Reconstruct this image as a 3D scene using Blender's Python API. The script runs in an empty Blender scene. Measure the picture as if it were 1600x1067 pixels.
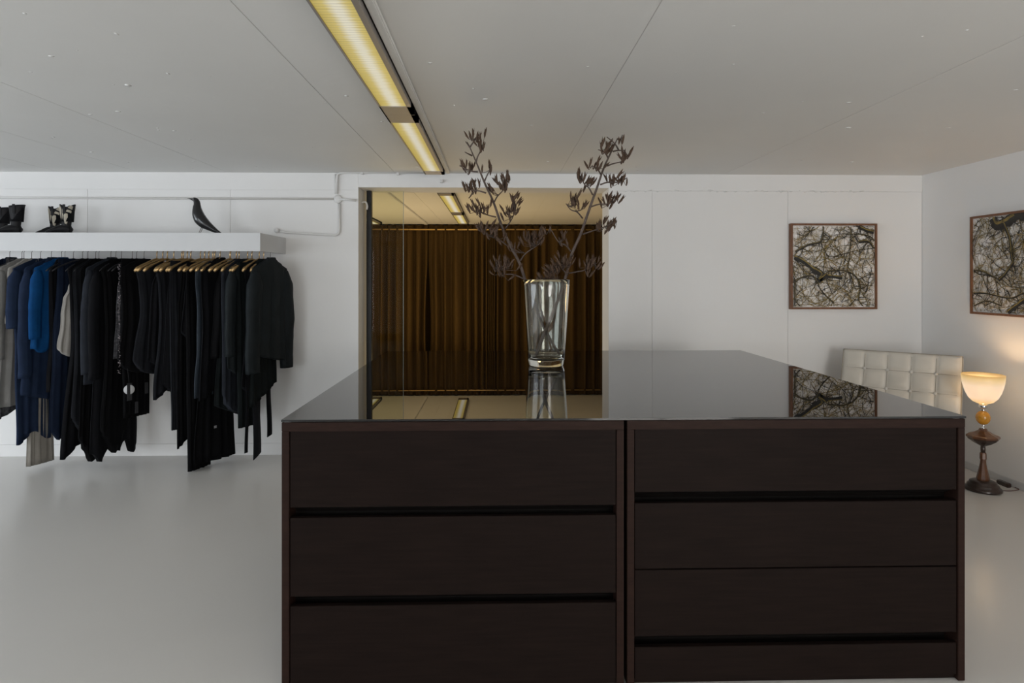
import bpy, bmesh, math, random
from math import sin, cos, pi, radians, sqrt
from mathutils import Vector, Matrix, noise
random.seed(7)
SC = bpy.context.scene
COL = SC.collection
# ------------------------------------------------------------------ camera
F = 978.0; EYE = 1.5; TH = math.atan(24/978.0)
cam = bpy.data.cameras.new('camera'); co = bpy.data.objects.new('camera', cam); COL.objects.link(co)
co.location = (0, 0, EYE); co.rotation_euler = (pi/2, 0, -TH)
cam.sensor_width = 36; cam.lens = F/1600*36; cam.shift_y = -97.5/1600; cam.clip_start = 0.05
SC.camera = co
# ------------------------------------------------------------------ world, light, exposure
SC.view_settings.view_transform = 'Standard'; SC.view_settings.look = 'None'
SC.view_settings.gamma = 1; SC.view_settings.use_curve_mapping = False
SC.view_settings.exposure = 0.0
w = bpy.data.worlds.new('world'); SC.world = w; w.use_nodes = True
w.node_tree.nodes['Background'].inputs[0].default_value = (0.75, 0.85, 1, 1)
w.node_tree.nodes['Background'].inputs[1].default_value = 0.5

def area(name, loc, rot, sx, sy, power, col):
    l = bpy.data.lights.new(name, 'AREA'); l.shape = 'RECTANGLE'; l.size = sx; l.size_y = sy
    l.energy = power; l.color = col
    o = bpy.data.objects.new(name, l); COL.objects.link(o); o.location = loc; o.rotation_euler = rot
    return o
def point(name, loc, power, col, r=0.05):
    l = bpy.data.lights.new(name, 'POINT'); l.energy = power; l.color = col; l.shadow_soft_size = r
    o = bpy.data.objects.new(name, l); COL.objects.link(o); o.location = loc
    return o
# daylight through the shop windows behind and to the left of the camera
DAY = (0.86, 0.93, 1.0)
area('daylight_front_left', (-4.7, -4.15, 1.25), (pi/2, 0, 0), 3.4, 2.1, 108, (0.90, 0.95, 1.0))
area('daylight_front_right', (2.3, -4.15, 1.25), (pi/2, 0, 0), 2.0, 2.1, 138, (1.0, 0.965, 0.92))
area('daylight_left', (-7.65, 0.9, 1.25), (pi/2, 0, -pi/2), 4.6, 2.1, 146, (0.86, 0.93, 1.0))
# added unseen warm fill for the ambient light of the room behind the opening
area('back_room_fill_low', (-1.4, 8.2, 0.15), (pi, 0, 0), 3.2, 3.0, 46, (1.0, 0.74, 0.38))
point('back_room_fill_side', (1.7, 8.3, 1.2), 6, (1.0, 0.66, 0.34), 0.2)

# ------------------------------------------------------------------ helpers
def PD(px, py, d):
    s = (px-800)/F
    return Vector((d*(sin(TH)+s*cos(TH)), d*(cos(TH)-s*sin(TH)), EYE+(436-py)/F*d))
def PY(px, py, Y):
    s = (px-800)/F
    return PD(px, py, Y/(cos(TH)-s*sin(TH)))
def PX(px, py, X):
    s = (px-800)/F
    return PD(px, py, X/(sin(TH)+s*cos(TH)))

def mat(name, col, rough=0.6, metal=0.0, noise_s=0, noise_a=0.0, bump=0.0, bump_s=200, sheen=0, spec=0.5, coat=0, stretch=None, col2=None, trans=0, ior=1.45, em=None, ems=0):
    m = bpy.data.materials.new(name); m.use_nodes = True
    nt = m.node_tree; b = nt.nodes['Principled BSDF']
    b.inputs['Base Color'].default_value = (*col, 1)
    b.inputs['Roughness'].default_value = rough; b.inputs['Metallic'].default_value = metal
    b.inputs['Specular IOR Level'].default_value = spec; b.inputs['IOR'].default_value = ior
    if sheen: b.inputs['Sheen Weight'].default_value = sheen
    if coat: b.inputs['Coat Weight'].default_value = coat; b.inputs['Coat Roughness'].default_value = 0.1
    if trans: b.inputs['Transmission Weight'].default_value = trans
    if em: b.inputs['Emission Color'].default_value = (*em, 1); b.inputs['Emission Strength'].default_value = ems
    if noise_s or bump:
        tc = nt.nodes.new('ShaderNodeTexCoord'); mp = nt.nodes.new('ShaderNodeMapping')
        nt.links.new(tc.outputs['Object'], mp.inputs[0])
        if stretch: mp.inputs['Scale'].default_value = stretch
    if noise_s:
        n = nt.nodes.new('ShaderNodeTexNoise'); n.inputs['Scale'].default_value = noise_s; n.inputs['Detail'].default_value = 6
        nt.links.new(mp.outputs[0], n.inputs['Vector'])
        r = nt.nodes.new('ShaderNodeValToRGB'); r.color_ramp.elements[0].position = 0.3; r.color_ramp.elements[1].position = 0.7
        c2 = col2 or tuple(min(1, c*(1+noise_a)) for c in col); c1 = col if col2 else tuple(c*(1-noise_a) for c in col)
        r.color_ramp.elements[0].color = (*c1, 1); r.color_ramp.elements[1].color = (*c2, 1)
        nt.links.new(n.outputs['Fac'], r.inputs[0]); nt.links.new(r.outputs[0], b.inputs['Base Color'])
    if bump:
        n2 = nt.nodes.new('ShaderNodeTexNoise'); n2.inputs['Scale'].default_value = bump_s; n2.inputs['Detail'].default_value = 4
        nt.links.new(mp.outputs[0], n2.inputs['Vector'])
        bp = nt.nodes.new('ShaderNodeBump'); bp.inputs['Strength'].default_value = bump; bp.inputs['Distance'].default_value = 0.005
        nt.links.new(n2.outputs['Fac'], bp.inputs['Height']); nt.links.new(bp.outputs[0], b.inputs['Normal'])
    return m

M = {}
M['wall'] = mat('white_painted_wall', (0.80, 0.795, 0.785), 0.6, noise_s=1.5, noise_a=0.012, bump=0.12, bump_s=30)
M['ceil'] = mat('white_painted_concrete', (0.78, 0.775, 0.755), 0.55, noise_s=1.2, noise_a=0.02, bump=0.35, bump_s=9)
M['floor'] = mat('pale_poured_floor', (0.69, 0.67, 0.64), 0.25, noise_s=0.7, noise_a=0.03, bump=0.04, bump_s=3, spec=0.45)
M['white'] = mat('white_lacquer', (0.60, 0.605, 0.61), 0.5, spec=.3)
M['conduit'] = mat('white_conduit_paint', (0.72, 0.715, 0.70), 0.4)
M['wood'] = mat('dark_wenge_veneer', (0.0080, 0.0050, 0.0042), 0.5, noise_s=5, stretch=(1, 1, 16), col2=(0.0135, 0.0082, 0.0066), bump=0.03, bump_s=60, spec=0.07)
M['woodedge'] = mat('dark_wenge_edge', (0.0165, 0.0080, 0.0058), 0.5, noise_s=14, stretch=(1, 1, 8), col2=(0.025, 0.0125, 0.009), spec=0.12)
M['groove'] = mat('dark_groove', (0.005, 0.0038, 0.0032), 0.6, spec=.2)
M['blackglass'] = mat('black_glass', (0.004, 0.004, 0.0045), 0.0, spec=0.5, ior=1.55)
M['rubber'] = mat('clear_pad', (0.35, 0.35, 0.35), 0.3)
M['curtain'] = mat('brown_curtain_cloth', (0.088, 0.053, 0.019), 0.9, noise_s=60, noise_a=0.12, spec=.1)
M['brass'] = mat('brass_rod', (0.55, 0.36, 0.14), 0.3, 1.0)
M['black'] = mat('black_metal', (0.01, 0.01, 0.011), 0.4)
M['chrome'] = mat('chrome', (0.75, 0.75, 0.76), 0.12, 1.0)
M['alu'] = mat('grey_aluminium', (0.36, 0.33, 0.31), 0.4, 0.6)
M['framewood'] = mat('walnut_frame', (0.17, 0.075, 0.035), 0.45, noise_s=12, noise_a=0.25, stretch=(8, 8, 1))
M['lampwood'] = mat('turned_oak', (0.16, 0.062, 0.022), 0.3, noise_s=9, stretch=(4, 4, 1), col2=(0.075, 0.030, 0.014), coat=0.4)
M['lampdark'] = mat('dark_turned_wood', (0.030, 0.016, 0.011), 0.3, noise_s=12, noise_a=0.3, coat=0.4)
M['amber'] = mat('amber_glass_ball', (0.62, 0.27, 0.02), 0.12, coat=0.6)
M['leather'] = mat('cream_leather', (0.66, 0.625, 0.56), 0.42, noise_s=8, noise_a=0.04, bump=0.15, bump_s=60)
M['seam'] = mat('leather_piping', (0.36, 0.32, 0.26), 0.5)
M['button'] = mat('leather_button', (0.62, 0.60, 0.56), 0.3)
M['birdblack'] = mat('black_lacquered_wood', (0.008, 0.008, 0.009), 0.22, coat=0.5)
M['bootblack'] = mat('black_boot_leather', (0.009, 0.009, 0.0105), 0.5, noise_s=12, noise_a=0.3, spec=.25)
M['bootcream'] = mat('cream_boot_leather', (0.42, 0.38, 0.30), 0.5, noise_s=20, noise_a=0.15)
M['bootsole'] = mat('brown_boot_sole', (0.035, 0.026, 0.020), 0.5)
M['stem'] = mat('dried_stem', (0.095, 0.070, 0.058), 0.7, noise_s=20, noise_a=0.35, bump=0.3, bump_s=60)
M['pod'] = mat('dried_seed_pod', (0.075, 0.042, 0.024), 0.65, noise_s=40, noise_a=0.4)
M['gold'] = mat('gold_hanger', (0.62, 0.42, 0.20), 0.28, 0.75)
M['hook'] = mat('dark_steel_hook', (0.12, 0.09, 0.08), 0.3, 0.8)
M['hanger_black'] = mat('black_hanger', (0.015, 0.015, 0.018), 0.35)
def cloth(n, c, r=0.8, na=0.15, ns=14, sheen=0.0, bump=0.2, bs=120): M[n] = mat(n, c, r, noise_s=ns, noise_a=na, spec=0.12, sheen=sheen, bump=bump, bump_s=bs)
cloth('black_cloth', (0.0050, 0.0052, 0.0066)); cloth('soft_black', (0.0032, 0.0032, 0.0038)); cloth('charcoal', (0.0115, 0.0125, 0.0155))
cloth('coat_grey', (0.021, 0.024, 0.031)); cloth('navy', (0.014, 0.024, 0.052)); cloth('deep_navy', (0.0055, 0.010, 0.023))
cloth('royal', (0.003, 0.045, 0.145)); cloth('pale_grey', (0.27, 0.265, 0.255), na=0.08); cloth('cream_cloth', (0.34, 0.325, 0.30), na=0.06)
cloth('beige_pleat', (0.28, 0.26, 0.23), na=0.08); cloth('blue_leather', (0.035, 0.045, 0.058), r=0.4); cloth('lace_grey', (0.06, 0.06, 0.065), na=0.6, ns=60)
cloth('green_black', (0.008, 0.0105, 0.011)); cloth('jacket', (0.0125, 0.0158, 0.0175), r=0.6)
M['sequin'] = mat('silver_sequins', (0.45, 0.40, 0.42), 0.25, 0.8)
M['tag'] = mat('white_card_tag', (0.5, 0.5, 0.5), 0.6); M['tagdark'] = mat('black_card_tag', (0.03, 0.03, 0.033), 0.5); M['label'] = mat('grey_woven_label', (0.28, 0.28, 0.29), 0.7)
M['cable'] = mat('brown_flex', (0.10, 0.055, 0.045), 0.5)
M['paper'] = mat('picture_sky', (0.50, 0.45, 0.38), 0.4, noise_s=20, col2=(0.88, 0.86, 0.85))
M['ink'] = mat('picture_dark_branch', (0.018, 0.016, 0.013), 0.4)
M['olive'] = mat('picture_mossy_twig', (0.20, 0.145, 0.04), 0.4, noise_s=60, noise_a=0.5)
M['tan'] = mat('picture_pale_twig', (0.34, 0.25, 0.115), 0.4, noise_s=60, noise_a=0.4)
# vase glass
m = bpy.data.materials.new('clear_greenish_glass'); m.use_nodes = True; nt = m.node_tree
b = nt.nodes['Principled BSDF']; b.inputs['Transmission Weight'].default_value = 1; b.inputs['Roughness'].default_value = 0.0
b.inputs['Base Color'].default_value = (0.96, 0.98, 0.93, 1); b.inputs['IOR'].default_value = 1.42
n = nt.nodes.new('ShaderNodeTexNoise'); n.inputs['Scale'].default_value = 14; bp = nt.nodes.new('ShaderNodeBump'); bp.inputs['Strength'].default_value = 0.05; bp.inputs['Distance'].default_value = 0.01
tc = nt.nodes.new('ShaderNodeTexCoord'); mp = nt.nodes.new('ShaderNodeMapping'); mp.inputs['Scale'].default_value = (1, 1, .35)
nt.links.new(tc.outputs['Object'], mp.inputs[0]); nt.links.new(mp.outputs[0], n.inputs['Vector']); nt.links.new(n.outputs['Fac'], bp.inputs['Height']); nt.links.new(bp.outputs[0], b.inputs['Normal'])
M['glass'] = m
# thin door glass
m = bpy.data.materials.new('door_glass'); m.use_nodes = True; nt = m.node_tree
nt.nodes.remove(nt.nodes['Principled BSDF']); tr = nt.nodes.new('ShaderNodeBsdfTransparent'); tr.inputs[0].default_value = (0.93, 0.95, 0.90, 1)
gl = nt.nodes.new('ShaderNodeBsdfGlossy'); gl.inputs['Roughness'].default_value = 0; mx = nt.nodes.new('ShaderNodeMixShader'); mx.inputs[0].default_value = 0.004
nt.links.new(tr.outputs[0], mx.inputs[1]); nt.links.new(gl.outputs[0], mx.inputs[2]); nt.links.new(mx.outputs[0], nt.nodes['Material Output'].inputs[0])
M['doorglass'] = m
# lit ribbed amber diffuser: tube glow in the middle, ribs across
def diffuser_mat(name, halfw, off, strength):
    m = bpy.data.materials.new(name); m.use_nodes = True; nt = m.node_tree; b = nt.nodes['Principled BSDF']
    tc = nt.nodes.new('ShaderNodeTexCoord'); sp = nt.nodes.new('ShaderNodeSeparateXYZ'); nt.links.new(tc.outputs['Object'], sp.inputs[0])
    def math_(op, a, bb=None):
        q = nt.nodes.new('ShaderNodeMath'); q.operation = op
        for i, v in enumerate((a, bb)):
            if v is None: continue
            if isinstance(v, (int, float)): q.inputs[i].default_value = v
            else: nt.links.new(v, q.inputs[i])
        return q.outputs[0]
    ns = nt.nodes.new('ShaderNodeTexNoise'); ns.inputs['Scale'].default_value = 2.2
    mp = nt.nodes.new('ShaderNodeMapping'); mp.inputs['Scale'].default_value = (2, 40, 1); nt.links.new(tc.outputs['Object'], mp.inputs[0]); nt.links.new(mp.outputs[0], ns.inputs['Vector'])
    x = math_('ADD', sp.outputs['X'], off)
    x = math_('ADD', x, math_('MULTIPLY', math_('SUBTRACT', ns.outputs['Fac'], 0.5), 0.05))
    a = math_('DIVIDE', math_('ABSOLUTE', x), halfw)
    r = nt.nodes.new('ShaderNodeValToRGB'); e = r.color_ramp.elements
    e[0].position = 0.12; e[0].color = (0.56, 0.54, 0.46, 1); e[1].position = 0.98; e[1].color = (0.31, 0.225, 0.030, 1)
    q = e.new(0.45); q.color = (0.43, 0.34, 0.10, 1)
    nt.links.new(a, r.inputs[0])
    y = math_('SINE', math_('MULTIPLY', sp.outputs['Y'], 2*pi/0.021))
    k = math_('ADD', math_('MULTIPLY', y, 0.14), 0.92)
    k = math_('MULTIPLY', k, strength)
    nt.links.new(r.outputs[0], b.inputs['Emission Color']); nt.links.new(k, b.inputs['Emission Strength'])
    b.inputs['Base Color'].default_value = (0.3, 0.25, 0.1, 1); b.inputs['Roughness'].default_value = 0.3
    return m
M['diffuser'] = diffuser_mat('lit_ribbed_diffuser', 0.085, 0.0, 1.0)
# bowl lamp shade
m = bpy.data.materials.new('lit_opal_shade'); m.use_nodes = True; nt = m.node_tree; b = nt.nodes['Principled BSDF']
tc = nt.nodes.new('ShaderNodeTexCoord'); sp = nt.nodes.new('ShaderNodeSeparateXYZ'); nt.links.new(tc.outputs['Object'], sp.inputs[0])
r = nt.nodes.new('ShaderNodeValToRGB'); e = r.color_ramp.elements
e[0].position = 0.0; e[0].color = (0.50, 0.36, 0.14, 1); e[1].position = 1; e[1].color = (0.40, 0.21, 0.04, 1)
q = e.new(0.22); q.color = (0.56, 0.52, 0.44, 1); q = e.new(0.62); q.color = (0.56, 0.53, 0.45, 1); q = e.new(0.86); q.color = (0.50, 0.40, 0.20, 1)
dv = nt.nodes.new('ShaderNodeMath'); dv.operation = 'DIVIDE'; dv.inputs[1].default_value = 0.215; nt.links.new(sp.outputs['Z'], dv.inputs[0]); nt.links.new(dv.outputs[0], r.inputs[0])
nt.links.new(r.outputs[0], b.inputs['Emission Color']); b.inputs['Emission Strength'].default_value = 0.9; b.inputs['Base Color'].default_value = (0.3, 0.2, 0.08, 1); b.inputs['Roughness'].default_value = 0.3
em_ = nt.nodes.new('ShaderNodeBsdfTransparent'); mx = nt.nodes.new('ShaderNodeMixShader'); mx.inputs[0].default_value = 0.30
nt.links.new(b.outputs[0], mx.inputs[1]); nt.links.new(em_.outputs[0], mx.inputs[2]); nt.links.new(mx.outputs[0], nt.nodes['Material Output'].inputs[0])
M['shade'] = m

def link(o, parent=None):
    COL.objects.link(o)
    if parent: o.parent = parent
    return o
def obj(name, bm, m, parent=None, smooth=False):
    me = bpy.data.meshes.new(name); bmesh.ops.recalc_face_normals(bm, faces=bm.faces[:]); bm.to_mesh(me); bm.free()
    for mm in (m if isinstance(m, (list, tuple)) else [m]): me.materials.append(M[mm] if isinstance(mm, str) else mm)
    if smooth:
        for p in me.polygons: p.use_smooth = True
    return link(bpy.data.objects.new(name, me), parent)
def tag(o, label, cat, group=None):
    o['label'] = label; o['category'] = cat
    if group: o['group'] = group
    return o
def thing(name, label, cat, loc=(0, 0, 0), rz=0, group=None):
    o = link(bpy.data.objects.new(name, None)); o.location = loc; o.rotation_euler = (0, 0, rz); o.empty_display_size = 0.1
    return tag(o, label, cat, group)
def struct(o): o['kind'] = 'structure'; return o
def box(bm, x0, x1, y0, y1, z0, z1, bevel=0, mi=0, mtx=None):
    r = bmesh.ops.create_cube(bm, size=1, matrix=Matrix.Translation(((x0+x1)/2, (y0+y1)/2, (z0+z1)/2)) @ Matrix.Diagonal((abs(x1-x0), abs(y1-y0), abs(z1-z0), 1)))
    vs = r['verts']
    fs = list({f for v in vs for f in v.link_faces})
    if mtx: bmesh.ops.transform(bm, matrix=mtx, verts=vs)
    if bevel:
        es = list({e for v in vs for e in v.link_edges}); rr = bmesh.ops.bevel(bm, geom=es, offset=bevel, segments=2, affect='EDGES'); fs = [f for f in rr['faces']] + [f for f in fs if f.is_valid]
    for f in fs: f.material_index = mi
def bx(name, c, m, parent=None, bevel=0):
    bm = bmesh.new(); box(bm, *c, bevel=bevel); return obj(name, bm, m, parent)
def loft(bm, pts, rad, n=12, cap=True, up=Vector((0, 1, 0)), mi=0):
    pts = [Vector(p) for p in pts]; rings = []
    N = len(pts)
    for i, p in enumerate(pts):
        t = (pts[min(i+1, N-1)]-pts[max(i-1, 0)]).normalized()
        u = up if abs(t.dot(up)) < 0.95 else Vector((1, 0, 0))
        a = (u-t*u.dot(t)).normalized(); c = t.cross(a)
        r = rad[i] if isinstance(rad, (list, tuple)) else rad
        ra, rc = r if isinstance(r, (list, tuple)) else (r, r)
        rings.append([bm.verts.new(p+a*ra*cos(2*pi*k/n)+c*rc*sin(2*pi*k/n)) for k in range(n)])
    for i in range(N-1):
        for k in range(n):
            f = bm.faces.new((rings[i][k], rings[i][(k+1) % n], rings[i+1][(k+1) % n], rings[i+1][k])); f.material_index = mi; f.smooth = True
    if cap:
        for r in (rings[0], rings[-1]):
            f = bm.faces.new(r); f.material_index = mi
    return rings
def tube(name, pts, rad, m, parent=None, n=8):
    bm = bmesh.new(); loft(bm, pts, rad, n); return obj(name, bm, m, parent)
def lathe(bm, prof, n=32, mi=0, phase=0, capends=True):
    rings = []
    for (r, z) in prof:
        rings.append([bm.verts.new((r*cos(2*pi*k/n+phase), r*sin(2*pi*k/n+phase), z)) for k in range(n)])
    for i in range(len(prof)-1):
        for k in range(n):
            f = bm.faces.new((rings[i][k], rings[i][(k+1) % n], rings[i+1][(k+1) % n], rings[i+1][k])); f.material_index = mi; f.smooth = True
    if capends:
        for r, q in ((rings[0], prof[0]), (rings[-1], prof[-1])):
            if q[0] > 1e-4: bm.faces.new(r)
def latheo(name, prof, m, parent=None, n=32, phase=0, flat=False, capends=True):
    bm = bmesh.new(); lathe(bm, prof, n, 0, phase, capends)
    if flat:
        for f in bm.faces: f.smooth = False
    return obj(name, bm, m, parent)
def curve_pts(pts, k=6):
    P = [Vector(p) for p in pts]; P = [P[0]*2-P[1]] + P + [P[-1]*2-P[-2]]; out = []
    for i in range(1, len(P)-2):
        for j in range(k):
            t = j/k; a, b_, c, d = P[i-1:i+3]
            out.append(0.5*((2*b_)+(-a+c)*t+(2*a-5*b_+4*c-d)*t*t+(-a+3*b_-3*c+d)*t**3))
    out.append(P[-2]); return out
def lerp_list(v, n):
    out = []
    for i in range(n):
        x = i/(n-1)*(len(v)-1); j = min(int(x), len(v)-2); out.append(v[j]+(v[j+1]-v[j])*(x-j))
    return out

# ------------------------------------------------------------------ the room
WY = 5.40; RX = 3.73; LX = -7.5; FY = -4.0; H = 2.41; BY = 11.0
OX0 = PY(560, 300, WY).x; OX1 = PY(951, 300, WY).x; OZ = 2.29; WT = 0.33; WB = WY+WT
fl = struct(bx('floor', (LX, RX, FY, WB, -0.1, 0), 'floor'))
# ceiling: concrete slabs side by side
cbm = bmesh.new(); box(cbm, LX, RX+.2, FY, BY, H+0.0025, H+0.2); ceil = struct(obj('ceiling', cbm, 'ceil'))
seams = [LX, -6.55, -5.13, -3.71, -3.04, -2.29, -0.87, 0.54, 1.97, RX]
for a, b_ in zip(seams[:-1], seams[1:]):
    for (y0, y1) in ((FY, WY+.02), (WB-.02, BY)):
        bx('ceiling_slab', (a+.0012, b_-.0012, y0, y1, H, H+.003), 'ceil', ceil, 0.0008)
# back wall: core + panels + top band, opening to the back room
bm = bmesh.new(); box(bm, LX, OX0-.001, WY+.005, WB, 0, H+.01); box(bm, OX1+.001, RX+.2, WY+.005, WB, 0, H+.01); box(bm, OX0-.01, OX1+.01, WY+.005, WB, OZ, H+.01)
wb = struct(obj('wall_back', bm, 'wall'))
BZ = 2.263
lseam = [LX] + [PY(360, 0, WY).x-1.2*k for k in (4, 3, 2, 1, 0)] + [OX0]
rseam = [OX1, PY(1019, 0, WY).x, PY(1231, 0, WY).x, RX]
for ss in (lseam, rseam):
    for a, b_ in zip(ss[:-1], ss[1:]):
        bx('wall_panel', (a+.0014 if a not in (OX1,) else a, b_-.0014 if b_ != OX0 else b_, WY, WY+.006, 0, BZ), 'wall', wb, 0.001)
bx('top_band', (OX1, RX, WY-.002, WY+.006, BZ+.001, H), 'wall', wb, 0.001)
bx('top_band', (LX, OX0, WY-.0005, WY+.006, BZ+.0005, H), 'wall', wb, 0.002)
bx('lintel', (OX0, OX1, WY-.001, WB, OZ-.002, H), 'wall', wb, 0.002)
# small lumps of old paint along the band joint
bm = bmesh.new()
for i in range(70):
    x = random.uniform(OX1+.1, RX-.5); s = random.uniform(.003, .009)
    bmesh.ops.create_icosphere(bm, subdivisions=1, radius=s, matrix=Matrix.Translation((x, WY-.004, BZ+random.uniform(-.006, .01))) @ Matrix.Diagonal((1.8, .6, .8, 1)))
o = obj('paint_lumps', bm, 'wall', wb, True); o['kind'] = 'stuff'
# small bumps on the ceiling slabs
bm = bmesh.new()
for i in range(120):
    x = random.uniform(-4, RX-.2); y = random.uniform(1, WY-.1); s = random.uniform(.004, .010)
    bmesh.ops.create_icosphere(bm, subdivisions=1, radius=s, matrix=Matrix.Translation((x, y, H)) @ Matrix.Diagonal((random.uniform(.7, 2.2), random.uniform(.7, 2.2), .3, 1)))
o = obj('plaster_bumps', bm, 'ceil', ceil, True); o['kind'] = 'stuff'
struct(bx('wall_right', (RX, RX+.2, FY-.2, WB, -.1, H+.2), 'wall'))
# left and front walls with window openings (out of view, the daylight comes through them)
bm = bmesh.new(); box(bm, LX-.2, LX, FY-.2, -1.5, 0, H+.1); box(bm, LX-.2, LX, 3.3, WB, 0, H+.1); box(bm, LX-.2, LX, -1.5, 3.3, 0, .15); box(bm, LX-.2, LX, -1.5, 3.3, 2.32, H+.1)
wl = struct(obj('wall_left', bm, 'wall'))
bm = bmesh.new()
for a, b_ in ((LX, -6.6), (-2.9, 1.2), (3.4, RX)): box(bm, a, b_, FY-.12, FY, 0, H+.1)
box(bm, LX, RX, FY-.12, FY, 0, .18); box(bm, LX, RX, FY-.12, FY, 2.32, H+.1)
struct(obj('wall_front', bm, 'wall'))
for i, (a, b_) in enumerate(((-6.6, -2.9), (1.2, 3.4))):
    f = bmesh.new(); box(f, a, a+.05, FY-.1, FY-.04, .18, 2.32); box(f, b_-.05, b_, FY-.1, FY-.04, .18, 2.32); box(f, a, b_, FY-.1, FY-.04, .18, .23); box(f, a, b_, FY-.1, FY-.04, 2.27, 2.32)
    box(f, (a+b_)/2-.025, (a+b_)/2+.025, FY-.1, FY-.04, .18, 2.32)
    struct(obj('window_%d' % (i+1), f, 'white'))
# baseboards
struct(bx('baseboard_back', (LX, OX0, WY-.012, WY, 0, .10), 'wall', None, .002))
struct(bx('baseboard_back_2', (OX1, RX, WY-.012, WY, 0, .10), 'wall', None, .002))
struct(bx('baseboard_right', (RX-.012, RX, FY, WY-.013, 0, .055), 'white', None, .003))
# back room shell
struct(bx('floor_back_room', (-5.0, RX, WB, BY, -.1, 0), 'floor'))
struct(bx('wall_back_room_left', (-5.2, -5.0, WB, BY, 0, H), 'wall'))
struct(bx('wall_back_room_right', (RX, RX+.2, WB, BY, 0, H+.01), 'wall'))
struct(bx('wall_back_room_rear', (-5.0, RX, BY-.1, BY, 0, H), 'curtain'))  # shade painted in: dark wall colour keeps the curtain gap dark
# dark edge profile of the sliding glass door and its pane
t = struct(link(bpy.data.objects.new('door_1', None))); t.location = (OX0, WB, 0)
xd = PY(573.5, 400, WB-.10).x; xe = PY(580, 400, WB-.13).x
bx('door_frame', (xd-OX0, xe-OX0, -.13, -.07, 0.001, OZ-.004), 'black', t, .002)
xp = PY(630, 400, WB-.10).x
bx('glass_pane', (xe-OX0+.001, xp-OX0, -.106, -.098, 0.001, OZ-.004), 'doorglass', t)
bx('glass_edge', (xp-OX0, xp-OX0+.004, -.106, -.098, 0.001, OZ-.004), mat('pane_edge', (.35, .38, .33), .2), t)

# ------------------------------------------------------------------ curtains (back room)
CY = 10.38
def curtain(xa, xb, gapside, label, seed):
    rnd = random.Random(seed); n = int((xb-xa)/.008); bm = bmesh.new(); cols = []
    ph = 0; fr = []; 
    for i in range(n+1):
        ph += 2*pi*.008/(.165+.06*sin(i*.021+seed)+.055*sin(i*.057+seed*2)+.03*sin(i*.133+seed*3)); fr.append(ph)
    zt = H-.015; rows = 14
    for j in range(rows+1):
        tt = j/rows; z = zt-(zt-.01)*tt; row = []
        for i in range(n+1):
            x = xa+(xb-xa)*i/n; k = 1+.25*noise.noise((x*3, seed, tt*1.2))
            A = (.030+.052*min(1, tt*3))*k
            y = CY + A*sin(fr[i]) + .012*sin(2.1*fr[i]+1+tt) + .008*noise.noise((x*20, tt*3, seed))
            dx = .012*noise.noise((x*5, tt*2, seed+5))*tt
            if gapside: 
                dd = (xb-x) if gapside > 0 else (x-xa); dx += -gapside*.035*math.exp(-dd/.12)*max(0, sin(pi*min(1, max(0, (tt-.25)*1.1))))
            zz = z + (.012*sin(fr[i]) if j == 0 else 0)
            row.append(bm.verts.new((x+dx, y, zz)))
        cols.append(row)
    for j in range(rows):
        for i in range(n):
            f = bm.faces.new((cols[j][i], cols[j][i+1], cols[j+1][i+1], cols[j+1][i])); f.smooth = True
    o = obj('curtain', bm, 'curtain'); s = o.modifiers.new('thick', 'SOLIDIFY'); s.thickness = .003
    tag(o, label, 'curtain', 'brown curtains in the back room')
xm = PY(669, 400, CY).x
curtain(-4.9, xm-.004, 1, 'brown pleated curtain in back room, left of the dark gap', 1)
curtain(xm+.004, 3.6, -1, 'brown pleated curtain in back room behind the vase, right of the dark gap', 2)
tag(tube('curtain_rod', [(-4.95, CY-.024, 2.318), (3.68, CY-.024, 2.318)], .013, 'brass'), 'thin brass rod running across the top of the brown curtains', 'curtain rod')

# ------------------------------------------------------------------ ceiling light fixtures
def fixture(label, xl, xr, y0, y1, zb, group):
    t = thing('fluorescent_light', label, 'ceiling light', ((xl+xr)/2, (y0+y1)/2, H), 0, group)
    hw = (xr-xl)/2; hl = (y1-y0)/2; zb -= H
    bm = bmesh.new(); box(bm, -hw, -hw+.008, -hl, hl, zb, -.0005); box(bm, hw-.022, hw, -hl, hl, zb, -.0005)
    box(bm, -hw, hw, -hl, -hl+.165, zb, -.0005); box(bm, -hw, hw, hl-.15, hl, zb, -.0005); box(bm, -hw, hw, -hl, hl, -.02, -.0005)
    obj('housing', bm, 'alu', t)
    obj_d = bx('diffuser', (-hw+.009, hw-.023, -hl+.166, hl-.151, zb+.004, zb+.009), 'diffuser', t)
    bx('end_cap', (-hw, hw, hl+.0005, hl+.004, zb, -.001), 'alu', t)
    return t
zb = 2.365; k_ = EYE-zb
xl = PD(478, 0, -k_*F/436).x; xr = PD(571, 0, -k_*F/436).x
xl = (478-776)/F*(-k_*F/436); xr = (559-776)/F*(-k_*F/436)
fixture('long amber-lit ceiling light nearest the camera, cut by top of photo', xl, xr, 1.35, 3.31, zb, 'fluorescent ceiling lights')
fixture('short amber-lit ceiling light ending above the opening in back wall', xl, xr, 3.315, 5.20, zb, 'fluorescent ceiling lights')
fixture('amber ceiling light in back room in line with the front lights', xl-.01, xr-.01, 6.35, 8.3, zb, 'fluorescent ceiling lights')
fixture('amber ceiling light in back room straight before the curtain', xl-.01, xr-.01, 8.35, 9.95, zb, 'fluorescent ceiling lights')
fixture('amber ceiling light in back room at the left edge of the opening', -1.99, -1.83, 8.6, 10.05, zb, 'fluorescent ceiling lights')
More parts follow.
